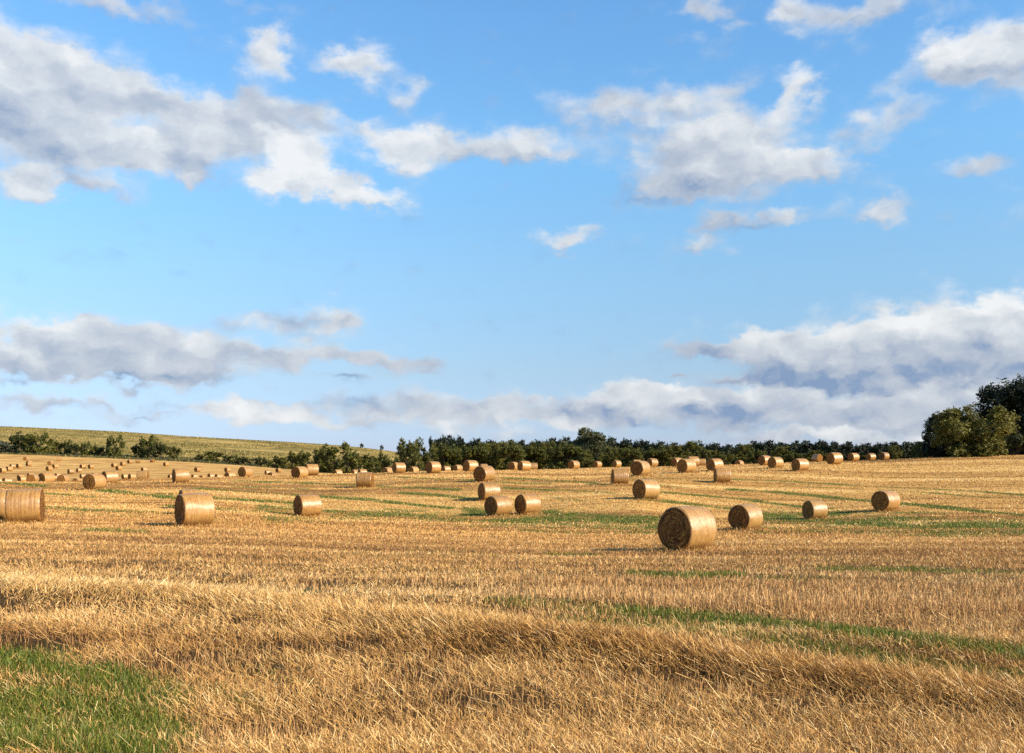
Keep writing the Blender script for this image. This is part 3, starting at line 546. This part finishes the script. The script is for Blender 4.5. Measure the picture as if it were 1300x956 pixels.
# x0, x1, top, base row, apparent turn (deg), visible end (L/R), distance guess (None = from size), label, group, behind a rise?
BL = [
 (834,911,641,699,50,'L',None,'largest straw bale, nearest the camera, dark end turned left',G1,0),
 (920,973,639,673,54,'L',None,'second biggest bale just right of the largest one, round dark end',G1,0),
 (1017,1052,634,659,37,'L',None,'bale on the green strip between the big pair and the rightmost bale',G1,0),
 (1107,1142,622,648.5,57,'L',None,'rightmost near bale, standing alone with a broad brown end',G1,0),
 (804,837,607,633.5,43,'L',None,'bale above and left of the largest bale with a long shadow strip',G1,0),
 (607,635,611,634.5,24,'L',None,'bale directly above the close pair in the middle of the field',G1,0),
 (612,653,628,654,42,'L',None,'left bale of the close pair in the middle of the field',G1,0),
 (653,687,626,652,38,'L',None,'right bale of the close pair in the middle of the field',G1,0),
 (372,409,627,656,24,'L',None,'lone pale bale left of centre with a narrow dark end',G1,0),
 (222,272,625,668,19,'L',None,'big bale at left with sunlit wrap and another bale peeping over it',G1,0),
 (228,254,620,650,14,'L',54,'bale peeping over the top of the big left bale',G1,2),
 (236,264,625,656,38,'L',48,'bale almost hidden behind the big left bale, only its dark end rim showing',G1,2),
 (10.5,54,619,664.5,9,'R',None,'big bale near the left edge with a thin golden end on its right',G1,0),
 (-36,11,620,662,6,'R',39,'bale cut off by the left edge of the picture',G1,2),
 (105,135,601,622,50,'L',None,'bale with round brown end in front of another at far left',G1,0),
 (128,151,597,613.5,25,'L',None,'bale close behind the brown ended one at far left',G1,0),
 (219,240,594,613,14,'L',None,'bale standing above the big left bale, pale wrap side on',G1,0),
 (301,322,592,606,50,'L',None,'bale with reddish brown end left of the overlapping pair',G2,0),
 (369,392,592,608,48,'L',None,'front bale of the overlapping pair before the round bush',G2,0),
 (387,405,589,603,12,'L',114,'rear bale of the overlapping pair before the round bush',G2,2),
 (452,475,598,618,13,'R',None,'greyish bale with an orange lit end on its right',G2,0),
 (601,629,590,611,52,'L',None,'bale with round brown end above the middle trio',G2,0),
 (776,798,594,614,11,'L',None,'bale seen nearly side on, left of the long shadow bale',G2,0),
 (799,827,585,604.5,60,'L',None,'ragged ended bale behind the side on bale, right of centre',G2,0),
 (859,884,582,600.5,50,'L',None,'bale leading the cluster of four on the right crest',G2,0),
 (895,920,581.5,598,45,'L',None,'bale on the crest just behind the small side on bale',G2,0),
 (906,928,594,613,12,'L',None,'small side on bale in the open stubble right of the cluster of four',G2,0),
 (973,996,579,594,50,'L',None,'front bale of the tight pair on the right crest',G2,0),
 (962,980,578,592,48,'L',119,'rear bale of the tight pair on the right crest',G2,2),
 (1004,1028,581.5,598,44,'L',None,'bale alone below the skyline group on the right crest',G2,0),
 (1048,1071,574,588,44,'L',118,'largest bale of the skyline group on the right crest',G2,2),
 (1029,1046,577,588,48,'R',138,'skyline bale with its orange end turned right',G2,2),
 (1075,1092,575,585.5,48,'L',138,'skyline bale right of the largest one of the group',G2,2),
 (1098,1113,575,584.5,46,'L',152,'left bale of the last pair on the right skyline',G2,2),
 (1113,1131.5,574,584.5,52,'L',147,'rightmost bale on the skyline, before the big bush',G2,2),
 (932,945,584,592,60,'L',172,'bale sunk behind the crest so that only its brown top shows',G4,2),
 (851,868,581,593.5,45,'L',136,'bale at the left rear of the cluster of four',G2,2),
 (871,888,579,592,22,'L',128,'bale at the right rear of the cluster of four',G2,2),
 (886,896,583,592,8,'L',152,'small pale bale at the right end of the cluster of four',G2,2),
 (819,837,581.5,593,45,'L',140,'bale behind and right of the ragged ended bale',G2,2),
 (802,815,583,594,15,'L',150,'bale peeping over the ragged ended bale',G2,2),
 (775,791,585.5,595,46,'L',158,'crest bale just above the side on bale right of centre',G2,2),
 (752,765,585,594,48,'L',166,'small crest bale under the tall tree',G2,2),
 (719,738,584,595.5,50,'L',145,'crest bale left of the tall tree',G2,2),
 (656,675,584.5,597.5,34,'L',128,'middle bale of three in a row on the central crest',G2,2),
 (645,659,586,598,60,'L',142,'left bale of three in a row on the central crest',G2,2),
 (671,683,587,597,10,'L',152,'right bale of three in a row on the central crest',G2,2),
 (588,607,584,598.5,38,'L',116,'tall crest bale above left of the middle trio',G2,2),
 (573,589,590,599,45,'L',150,'smaller bale tucked left of the tall crest bale',G2,2),
 (607,621,589,599,20,'L',150,'bale behind the round brown ended bale of the middle',G2,2),
 (540,560,585,600,38,'L',111,'crest bale between two lower ones, under the dark trees',G2,2),
 (560,573,591.5,600,22,'L',158,'low bale right of the crest bale under the dark trees',G4,2),
 (519,531,592,600.5,38,'L',162,'low bale left of the crest bale under the dark trees',G4,2),
 (497,516,587,601.5,25,'L',114,'crest bale with bright wrap at the gap of the hedge',G2,2),
 (486,498,593,602,40,'L',156,'low bale touching the bright crest bale on its left',G4,2),
 (444,458,596,603.5,32,'L',165,'low bale just left behind the greyish bale with the orange end',G4,2),
 (453,467,595.5,603.5,18,'L',158,'low bale showing over the greyish bale with the orange end',G4,2),
 (422,435,596,603.5,30,'L',162,'low bale below the round bush, right of the overlapping pair',G4,2),
 (32,51,602,613,68,'L',118,'half hidden bale with a wide orange end at far left',G4,2),
 (49,68,600,612,33,'L',128,'half hidden bale just behind the orange ended one',G4,2),
 (71,90,602,612,60,'L',121,'half hidden bale with a brown end left of the brown ended pair',G4,2),
 (91,106,607,613,45,'L',146,'bale sunk to its top beside the brown ended pair at far left',G4,2),
 (174,189,597,611,8,'R',121,'bale seen side on at the crest between the far left pair and the pale one',G4,2),
 (-5,5,606,612,8,'L',190,'sunken bale at the left edge above the big left bales',G4,2),
 (5,14,606,612,8,'L',190,'sunken bale second from the left edge above the big left bales',G4,2),
 (21,31,602,609,20,'L',235,'sunken bale left of the orange ended bale, upper one',G4,2),
 (24,33,604,611,20,'L',205,'sunken bale left of the orange ended bale, lower one',G4,2),
 (67,74,605,610,25,'L',225,'sunken small bale left of the half hidden brown end',G4,2),
 (155,163,601,607,18,'L',228,'left one of two small bales between far left pair and side on bale',G4,2),
 (163,172,601,607,24,'L',226,'right one of two small bales between far left pair and side on bale',G4,2),
 (214,221,602,608,20,'L',222,'sunken small bale left of the pale side on bale',G4,2),
 (243,251,602,607,24,'L',228,'sunken small bale right of the pale side on bale',G4,2),
 (254,261,604,609,50,'L',200,'sunken small bale showing only its cap',G4,2),
 (264,273,601,607,22,'L',215,'left one of three sunken bales before the reddish end',G4,2),
 (272,284,601.5,608,22,'L',190,'middle one of three sunken bales before the reddish end',G4,2),
 (285,299,599,607,30,'L',165,'right one of three sunken bales before the reddish end',G4,2),
 (339,352,600,607,45,'L',175,'sunken dark ended bale alone between two crest bales',G4,2),
 (336,343,597,602.5,20,'L',265,'small bale touching the sunken dark ended one from behind',G4,2),
 (0,7.5,594,600,18,'L',None,'tiny bale at the left edge, lowest on the far slope',G3,1),
 (8,15.5,592,598,18,'L',None,'tiny bale second from the left edge on the far slope',G3,1),
 (12,20,589,594.5,14,'L',None,'tiny bale third from the left edge, tucked behind its neighbour',G3,1),
 (20.5,28,588,593.5,25,'L',None,'tiny bale fourth from the left edge on the far slope',G3,1),
 (33,40,587,592,20,'L',None,'lower tiny bale of the vertical pair on the far slope',G3,1),
 (33.5,40.5,581,586,22,'L',None,'upper tiny bale of the vertical pair on the far slope',G3,1),
 (29,36,575,579.5,62,'L',None,'topmost tiny bale with an orange end, below the big hill bush',G3,1),
 (59,66,587,593,25,'L',None,'tiny bale alone below the two upper edge ones',G3,1),
 (67,73.5,582.5,588,22,'L',None,'tiny bale right below the two at the upper field edge',G3,1),
 (60,67,578,583,55,'L',None,'tiny orange ended bale at the upper field edge',G3,1),
 (71.5,78,578,582.5,10,'R',None,'tiny pale bale at the upper field edge beside the orange ended one',G3,1),
 (86,93.5,596,601.5,14,'L',None,'tiny bale lowest in the gap above the half hidden brown end',G3,1),
 (97,104,595,600,14,'L',None,'tiny bale beside the lowest one, a step to the right',G3,1),
 (101.5,108.5,590,595,22,'L',None,'tiny bale on the slope above the brown ended pair',G3,1),
 (112,119,586,591.5,22,'L',None,'tiny bale left below the small hill bush',G3,1),
 (141,149,588,593,25,'L',None,'tiny bale of the upper trio, leftmost',G3,1),
 (147,154.5,592,597,28,'L',None,'tiny bale just below the upper trio',G3,1),
 (152,160,585,590,28,'L',None,'tiny bale of the upper trio, in the middle',G3,1),
 (161,168.5,584,588.5,28,'L',None,'tiny bale of the upper trio, rightmost',G3,1),
 (172,178.5,581.5,586,12,'R',None,'tiny pale bale at the field edge below the dark hill bush',G3,1),
 (190,196.5,583,587,40,'R',None,'tiny pale bale at the field edge right of the dark hill bush',G3,1),
 (207,214.5,587,592,28,'L',None,'tiny bale alone above the pale side on bale',G3,1),
 (247,254.5,593,599,30,'L',None,'tiny bale right above the pale side on bale',G3,1),
 (285,293,594,599.5,26,'L',None,'tiny bale left above the reddish ended bale',G3,1),
 (350,357,595,600,34,'L',None,'tiny bale at the field edge left of the overlapping pair',G3,1),
 (180,186,594,599,20,'L',290,'tiny bale peeping over the side on crest bale',G3,1),
 (117,124,600,605,20,'L',245,'tiny bale peeping over the brown ended pair',G4,2),
 (102,108,602,607,20,'L',240,'tiny bale just left over the brown ended pair',G4,2),
 (35,42,600,605,20,'L',250,'tiny bale showing above the orange ended half hidden bale',G4,2),
 (70.5,77,600.5,606,20,'L',245,'tiny bale showing above the half hidden brown end',G4,2),
]
bale_xyr = []
protos = []
for i, (x0, x1, y0, y1, a, side, dg, lab, grp, beh) in enumerate(BL):
    if grp == G3: y0 -= .9; a = min(a + 14, 66) if side == 'L' else a
    if grp == G4 and a < 50: a += 8
    pxc = (x0 + x1) / 2; H = max(y1 - y0, 4.4)
    if dg is None or beh == 1:
        guess = dg or F * 1.3 / H
        d, r_ = on_row(pxc, y1, guess, .22)
        D = float(np.clip(H * d / F, 1.18, 1.46))
        if abs(r_ - y1) > 1.2: print('BALE row off', i, lab, round(d), round(r_, 1), y1)
    else:
        d = dg; _, r_ = bearing((pxc - 650) / F * d, np.array([float(d)])); D = (r_[0] - y0) * d / F
        print('hidden', i, lab[:34], 'row', round(float(r_[0]), 1), 'base', y1, 'D', round(float(D), 2)) if not 1.12 < D < 1.5 else None
        D = float(np.clip(D, 1.12, 1.5))
    X = (pxc - 650) / F * d
    # the ground under the whole roll
    xs = X + np.array([0, .4, -.4, 0, 0]); ys = d + np.array([0, 0, 0, .4, -.4])
    Z = float(np.mean(ground_z(xs, ys)))
    phi = math.atan2(X, d); rt = (math.cos(phi), -math.sin(phi)); tc = (-math.sin(phi), -math.cos(phi))
    s = -1 if side == 'L' else 1
    ar = R(a); nx_ = s * math.cos(ar) * rt[0] + math.sin(ar) * tc[0]; ny_ = s * math.cos(ar) * rt[1] + math.sin(ar) * tc[1]
    yaw = math.atan2(ny_, nx_)
    k = D / 1.3
    e_ = empty('straw_bale', (X, d, Z + D / 2 * .955 - .02)); e_.scale = (k, k, k)
    e_.rotation_euler = (0, random.uniform(-.025, .025), yaw)
    e_.scale = (k * random.uniform(.96, 1.03) * (.88 if d < 60 else .95), k, k)
    tag(e_, lab, 'straw bale', grp)
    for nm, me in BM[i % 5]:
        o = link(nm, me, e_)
    bale_xyr.append((X, d, D))

# straw litter and crushed stubble round the feet of the nearer bales
LX, LY = [], []
for bx, by, D in bale_xyr:
    if by > 110: continue
    m = int(1100 if by < 50 else 600)
    a_ = rng.uniform(0, 2 * math.pi, m); r_ = D * (.42 + np.abs(rng.normal(0, .22, m)))
    LX.append(bx + r_ * np.cos(a_)); LY.append(by + r_ * np.sin(a_))
X = np.concatenate(LX); Y = np.concatenate(LY); n = len(X)
me = blades(X, Y, ground_z(X, Y) - .01 + rng.random(n) * .03, rng.uniform(.06, .2, n), np.maximum(.006, Y * .0004), np.clip(rng.normal(.95, .4, n), 0, 1.5), rng.uniform(0, 6.28, n), m_straw, 'straw_litter', np.clip(rng.normal(.5, .2, n), 0, 1))
tag(link('straw_litter', me), 'scattered straw litter around the feet of the nearer bales', 'straw', kind='stuff')

# ------------------------------------------------------------------ trees
def leaf_mat(name, stops, trans=.25):
    return blade_mat(name, stops, trans, .55)
m_leaf = leaf_mat('leaf_green', [(0, (.036, .046, .008)), (.5, (.105, .112, .020)), (1, (.23, .205, .045))])
m_leaf_y = leaf_mat('leaf_olive', [(0, (.045, .05, .009)), (.5, (.14, .135, .024)), (1, (.28, .24, .055))])
m_leaf_d = leaf_mat('leaf_dark', [(0, (.008, .013, .007)), (.5, (.018, .026, .010)), (1, (.045, .054, .018))], .12)  # near-black green; the wood edge's shade is put into the leaf colour
m_leaf_t = leaf_mat('leaf_grey_green', [(0, (.03, .036, .014)), (.5, (.085, .092, .036)), (1, (.19, .185, .085))])
m_leaf_m = leaf_mat('leaf_mid_green', [(0, (.018, .024, .007)), (.5, (.048, .056, .013)), (1, (.12, .115, .026))])  # mid-dark leaf tone between the green and the dark one
m_leaf_g = leaf_mat('leaf_grey', [(0, (.07, .085, .05)), (.5, (.16, .18, .12)), (1, (.28, .29, .21))])
m_bark, t, b = new_mat('bark')
t.l.new(t.ramp(t.noise(t.add('ShaderNodeTexCoord').outputs['Object'], 6, 5, .7), [(.3, (.03, .022, .016)), (.7, (.12, .09, .065))]), b.inputs['Base Color'])
def tubes(segs, mat, name, sides=7):
    V = []; Fc = []
    for p0, p1, r0, r1 in segs:
        p0 = np.array(p0, float); p1 = np.array(p1, float); d = p1 - p0; d /= np.linalg.norm(d) + 1e-9
        u = np.cross(d, [0.3, .9, .1]); u /= np.linalg.norm(u); v = np.cross(d, u); n0 = len(V)
        for p, r_ in ((p0, r0), (p1, r1)):
            for k in range(sides):
                a = 2 * math.pi * k / sides; V.append(p + r_ * (math.cos(a) * u + math.sin(a) * v))
        for k in range(sides):
            k2 = (k + 1) % sides; Fc.append((n0 + k, n0 + k2, n0 + sides + k2, n0 + sides + k))
    return np_mesh(name, np.array(V), np.array(Fc), mat, None, True)
def crown_mesh(seed, H, Wd, bottom, lobes, leaves, leaf, mat, spiky=.3, shape='round', Dp=None):
    """unit tree H tall, Wd wide; leaf faces gathered in clumps spread through the crown"""
    r = np.random.default_rng(seed); Dp = Dp or Wd * .9
    C = []
    while len(C) < lobes:
        q = r.uniform(-1, 1, 3)
        if shape == 'round' and (q ** 2).sum() > 1: continue
        if shape == 'dome' and (q[0] ** 2 + q[1] ** 2) * (1 - .55 * (q[2] * .5 + .5)) + max(0, q[2]) ** 2 * .55 > .75: continue
        rr_ = np.linalg.norm(q)
        if r.random() > .35 + .65 * rr_: continue
        C.append(q)
    C = np.array(C)
    cz = bottom + (H - bottom) * (.5 + .5 * C[:, 2] * .86)
    C3 = np.stack([C[:, 0] * Wd / 2 * .82, C[:, 1] * Dp / 2 * .82, cz], -1)
    lr = r.uniform(.5, 1.25, lobes) * (Wd * (H - bottom) / lobes) ** .5 * .80
    tone = r.uniform(-.12, .12, lobes)
    # sub-clumps along twigs leaving each lobe
    nt = max(6, leaves // (lobes * 26)); 
    li = np.repeat(np.arange(lobes), nt); n = len(li)
    dv = r.normal(0, 1, (n, 3)); dv[:, 2] = dv[:, 2] * (1 + spiky) + spiky * .8; dv /= np.linalg.norm(dv, axis=-1, keepdims=True)
    tip = C3[li] + dv * (lr[li] * r.uniform(.45, 1.15, n) * (1 + spiky * np.maximum(0, dv[:, 2])))[:, None]
    per = max(4, leaves // n)
    ti = np.repeat(np.arange(n), per); m = len(ti)
    tt = r.uniform(0, 1, m) ** .6
    basep = tip[ti] - dv[ti] * (lr[li][ti] * .55 * (1 - tt))[:, None]
    P_ = basep + r.normal(0, 1, (m, 3)) * (lr[li][ti] * (.20 - .08 * tt))[:, None]
    P_[:, 2] = np.maximum(P_[:, 2], .02 * H)
    nrm = r.normal(0, 1, (m, 3)) + np.array([0, 0, .5]) + dv[ti] * .6; nrm /= np.linalg.norm(nrm, axis=-1, keepdims=True)
    u = np.cross(nrm, r.normal(0, 1, (m, 3))); u /= np.linalg.norm(u, axis=-1, keepdims=True); v = np.cross(nrm, u)
    s = leaf * r.uniform(.6, 1.35, m)[:, None]
    V = np.stack([P_ - u * s, P_ + v * s * .55, P_ + u * s, P_ - v * s * .55], 1).reshape(-1, 3)
    rnd = np.clip(r.normal(.5, .2, m) + tone[li][ti], 0, 1)
    return np_mesh('crown', V, np.arange(4 * m).reshape(m, 4), mat, {'rnd': np.repeat(rnd, 4)}), C3
def make_tree(seed, H, Wd, bottom, lobes, leaves, leaf, mat, spiky=.3, shape='round', Dp=None, trunk=None):
    cm, C3 = crown_mesh(seed, H, Wd, bottom, lobes, leaves, leaf, mat, spiky, shape, Dp)
    r = np.random.default_rng(seed + 99); tr = trunk or H * .028
    top = np.array([r.normal(0, .03 * H), r.normal(0, .03 * H), max(bottom + (H - bottom) * .55, H * .5)])
    segs = [((0, 0, -.4), (top * .35 + [0, 0, 0]), tr * 1.25, tr * .95), (top * .35, top * .7, tr * .95, tr * .65), (top * .7, top, tr * .65, tr * .3)]
    for k in r.choice(len(C3), min(len(C3), 14), replace=False):
        q = C3[k]; h = r.uniform(.2, .9); p = top * h
        mid = p * .5 + q * .5 + [0, 0, .04 * H]
        segs += [(p, mid, tr * .4, tr * .25), (mid, q, tr * .25, tr * .08)]
    return [('trunk', tubes(segs, m_bark, 'trunk')), ('crown', cm)]
VAR = {
 'bush':  [make_tree(11, 1, 1.5, .0, 24, 7000, .040, m_leaf, .25, 'dome'), make_tree(12, 1, 1.3, .0, 22, 7000, .040, m_leaf_y, .45, 'dome')],
 'dark':  [make_tree(13, 1, 1.5, .0, 24, 7000, .034, m_leaf_m, .25, 'dome'), make_tree(15, 1, 1.4, .0, 28, 8000, .030, m_leaf_m, .15, 'dome')],
 'grey':  [make_tree(14, 1, 1.4, .0, 16, 5000, .040, m_leaf_g, .5, 'dome')],
 'plume': [make_tree(21, 1, .85, .0, 30, 16000, .021, m_leaf, .45, 'dome'), make_tree(22, 1, .8, .0, 28, 16000, .021, m_leaf_y, .6, 'dome'), make_tree(23, 1, 1.0, .0, 32, 16000, .021, m_leaf, .3, 'dome')],
 'tree':  [make_tree(31, 1, .8, .16, 22, 8000, .032, m_leaf, .3, 'round'), make_tree(32, 1, .9, .12, 22, 8000, .032, m_leaf_d, .2, 'round')],
 'far':   [make_tree(41, 1, 1.0, .1, 26, 11000, .026, m_leaf_d, .1, 'round'), make_tree(42, 1, 1.15, .08, 26, 11000, .026, m_leaf_d, .1, 'round')],
}
cnt = [0]
def plant(kind, pxc, top, d, wpx, label, cat='tree', group=None, v=None, parts=None, name=None):
    X = (pxc - 650) / F * d; Z = float(ground_z(np.array([X]), np.array([float(d)]))[0])
    H = (YH - top) * d / F + EYE - Z
    lst = parts or VAR[kind][(cnt[0] if v is None else v) % len(VAR[kind])]
    cnt[0] += 1
    sink = .45 if d < 172 else .03
    H += sink
    e_ = empty(name or ('bush' if cat in ('bush', 'shrub') else 'tree'), (X, d, Z - sink))
    bb = lst[1][1]; co = np.empty(len(bb.vertices) * 3, np.float32); bb.vertices.foreach_get('co', co); co = co.reshape(-1, 3)
    w0 = np.percentile(co[:, 0], 99) - np.percentile(co[:, 0], 1); h0 = np.percentile(co[:, 2], 99.7)
    wd = wpx * d / F; e_.scale = (wd / w0, wd / w0, H / h0)
    e_.rotation_euler = (0, 0, 0 if parts else random.uniform(-.7, .7))
    tag(e_, label, cat, group)
    for nm, me in lst: link(nm, me, e_)
    return e_
HB = 'bushes at the foot of the hill'
# hill foot bushes
for a in [
 ('grey',6,560,452,26,'grey green bush at the left edge of the hill foot','bush',HB,0),
 ('dark',28,549,455,34,'dark left half of the big double bush on the hill foot','bush',HB,0),
 ('bush',47,549,450,34,'lighter right half of the big double bush on the hill foot','bush',HB,0),
 ('bush',73,560,455,15,'small bush right of the big double bush','bush',HB,1),
 ('bush',86,558,455,11,'narrow pointed bush between two low ones','bush',HB,0),
 ('dark',97,563,452,22,'low dark bush in the middle of the small group','bush',HB,0),
 ('bush',109,560,455,13,'bush with a pointed tip ending the small group','bush',HB,0),
 ('bush',122,566,456,14,'lowest bush between the small group and the round bush','bush',HB,1),
 ('dark',133,567,455,18,'flat dark bush touching the round bush','bush',HB,0),
 ('bush',146,552,447,22,'round bush standing alone on the hill foot','bush',HB,0),
 ('dark',176,564,456,20,'dark low bush left of the tall hill bush','bush',HB,0),
 ('bush',188,553,452,26,'tall dark green bush on the hill foot, left of its lower neighbour','bush',HB,0),
 ('dark',205,562,450,24,'dark spreading bush right under the tall hill bush','bush',HB,0),
 ('bush',222,567,452,14,'last bush of the hill foot row before the bare bank','bush',HB,1),
 ('bush',253,577,452,12,'tiny shrub on the bare bank','bush',HB,1),
 ('bush',272,573,447,22,'scrubby bush left of the dark hollow bush','bush',HB,1),
 ('dark',288,577,440,10,'thin upright shrub on the bank','bush',HB,0),
 ('dark',310,580,430,22,'dark hollow looking bush on the bank','bush',HB,0),
 ('bush',297,577,440,12,'small shrub left of the dark hollow bush','bush',HB,0),
 ('dark',332,580,425,20,'low dark bush halfway to the round bushes','bush',HB,0),
 ('bush',350,579,420,20,'olive bush right of the low dark bush','bush',HB,1),
 ('bush',370,574,410,26,'broad bush where the scrub begins to rise','bush',HB,1),
 ('bush',392,571,380,34,'bush left of the large round bush, slightly lower','bush',HB,0),
 ('dark',410,572,350,22,'dark bush pressed against the large round bush','bush',HB,0),
 ('bush',425,563,340,46,'large round bush above the overlapping pair of bales','bush',HB,0),
 ('dark',453,573,335,20,'dark bush right of the large round bush','bush',HB,0),
 ('bush',441,575,322,26,'low bright bush in front of the large round bush','bush',HB,1),
 ('bush',470,577,325,22,'thin scrub bush before the grassy hill','bush',HB,1),
 ('bush',484,574,318,14,'narrow bush left of the hedge trees','bush',HB,1),
 ('bush',478,584,300,26,'low bush in front of the thin scrub','bush',HB,0),
 ('bush',497,580,300,20,'bush closing the gap to the hedge trees','bush',HB,0)]:
    plant(a[0], a[1], a[2], a[3], a[4], a[5], a[6], a[7], a[8])
HT = 'trees of the hedge behind the field'
plant('plume',516,558,240,26,'left one of the two tall hedge trees at the gap','tree',HT,0)
plant('plume',537,557.5,235,32,'right one of the two tall hedge trees at the gap','tree',HT,2)
plant('dark',553,578,240,14,'dark undergrowth filling the gap between hedge trees','bush',HT,0)
rr = random.Random(5)
xs = [565, 580, 594, 609, 622, 636, 650, 664, 678, 692, 707, 721]
for i, x in enumerate(xs):
    plant('plume', x, 562 + rr.uniform(-2, 4.5), 215 + rr.uniform(-12, 12), rr.uniform(24, 36), 'mid green hedge tree in the dense row left of the tall tree', 'tree', HT, rr.choice([0, 0, 2, 1]))
plant('tree',735,566,215,24,'dark tree touching the tall tree from the left','tree',HT,1)
plant('',752,544.5,225,40,'tall round tree rising above the whole hedge','tree',HT,0,make_tree(61, 1, .75, .0, 40, 26000, .017, m_leaf_t, .12, 'dome'))
plant('plume',752,572,205,34,'bush in front of the tall round tree','tree',HT,2)
for i, x in enumerate([774, 788, 801, 815, 829, 843, 857]):
    plant('plume', x, 566 + rr.uniform(-1.5, 4), 205 + rr.uniform(-10, 10), rr.uniform(24, 32), 'olive hedge tree in the row right of the tall tree', 'tree', HT, rr.choice([0, 1, 2]))
plant('plume',878,560,208,30,'loose tipped hedge tree above the cluster of four bales','tree',HT,1)
plant('plume',892,568,200,22,'hedge bush right of the loose tipped tree','bush',HT,0)
plant('plume',905,572,195,20,'low hedge bush before the dark wood','bush',HT,1)
plant('plume',920,574,192,22,'low hedge bush above the sunken bale','bush',HT,0)
plant('plume',944,564.5,205,24,'feathery hedge tree left of the tight pair of bales','tree',HT,1)
plant('plume',959,569,200,22,'hedge bush right of the feathery tree','bush',HT,0)
plant('plume',974,573,196,18,'hedge bush over the tight pair of bales','bush',HT,2)
plant('plume',992,567,190,26,'spiky olive bush right of the tight pair of bales','bush',HT,1)
plant('plume',1008,574,188,18,'small bush left of the lone crest bale','bush',HT,0)
plant('plume',1033,572,185,22,'bright bush behind the orange ended skyline bale','bush',HT,1)
plant('plume',1046,574,185,14,'small bush touching the bright one','bush',HT,0)
plant('plume',1093,577,185,16,'low green bush between skyline bales','bush',HT,0)
plant('plume',1136,566,182,18,'pale green bush right of the rightmost skyline bale','bush',HT,1)
plant('plume',1122,574,184,14,'low bush behind the rightmost skyline bale','bush',HT,0)
plant('plume',1166,561,165,18,'yellowish bush beside the big bush','bush',HT,1)
# far dark wood
FW = 'dark trees of the far wood'
x = 556
while x < 1190:
    top = np.interp(x, [550, 563, 590, 620, 680, 715, 740, 790, 830, 860, 900, 935, 965, 1000, 1040, 1070, 1100, 1150, 1190], [557, 556, 559, 563, 562, 557, 557, 559, 562, 565, 566, 567, 562, 563, 562, 564, 565, 564, 565]) + rr.uniform(-2.8, .2)
    plant('far', x, top, 520 + rr.uniform(-40, 60), rr.uniform(26, 42), 'dark tree of the far wood above the hedge', 'tree', FW)
    x += rr.uniform(7, 11)
for x in (459.5, 485):   # two specks on the ridge
    plant('dark', x, {459.5: 562.5, 485: 564.5}[x], 740, 5, {459.5: 'tiny dark bush on the ridge line, left one', 485: 'tiny dark bush on the ridge line, right one'}[x], 'bush', None, 0)
# big bushes and wood edge at right
hero1 = make_tree(51, 1, 1.2, .0, 26, 30000, .02, m_leaf_d, .3, 'dome')  # shaded left side of the bush, its shade put into dark leaves
hero2 = make_tree(52, 1, 1.3, .0, 34, 46000, .018, m_leaf_y, .55, 'dome')
hero3 = make_tree(53, 1, .9, .0, 46, 60000, .0125, m_leaf_d, .25, 'round')
hero4 = make_tree(54, 1, 1.0, .0, 40, 36000, .016, m_leaf_d, .25, 'round')
plant('', 1192, 527, 141, 46, 'dark shaded left part of the big bush at the right field edge', 'bush', None, 0, hero1)
plant('', 1213, 518, 139, 44, 'upright middle part of the big bush with yellow green top', 'bush', None, 0, VAR['plume'][1])
plant('', 1236, 518, 136, 94, 'large sunlit olive bush at the right field edge', 'bush', None, 0, hero2)
WE = 'tall dark trees of the wood edge'
plant('', 1286, 484, 168, 84, 'tall dark tree behind the sunlit bush', 'tree', WE, 0, hero3)
plant('', 1330, 470, 158, 120, 'tallest dark tree cut by the right edge of the picture', 'tree', WE, 0, hero4)
for x, tp, d, wd in ((1310, 500, 190, 110), (1420, 450, 185, 150), (1520, 440, 190, 160)):
    plant('', x, tp, d, wd, 'dark tree of the wood edge behind the sunlit bush', 'tree', WE, 0, hero4 if x % 20 else hero3)
UG = 'undergrowth of the wood edge'
for x, tp, d, wd in ((1222, 556, 150, 34), (1262, 552, 150, 36), (1292, 548, 148, 34), (1322, 545, 148, 40), (1180, 562, 150, 26), (1228, 563, 144, 26), (1256, 562, 144, 24), (1205, 562, 145, 22)):
    plant('dark', x, tp, d, wd, 'dark undergrowth at the foot of the wood edge trees', 'bush', UG, 0)

# ------------------------------------------------------------------ render settings
scene.render.engine = 'CYCLES'
scene.view_settings.view_transform = 'Standard'; scene.view_settings.look = 'None'
scene.view_settings.exposure = EXPO; scene.view_settings.gamma = 1
scene.cycles.use_denoising = False
scene.cycles.max_bounces = 5; scene.cycles.diffuse_bounces = 2; scene.cycles.glossy_bounces = 2; scene.cycles.transmission_bounces = 2
scene.render.resolution_x = 1024; scene.render.resolution_y = 753
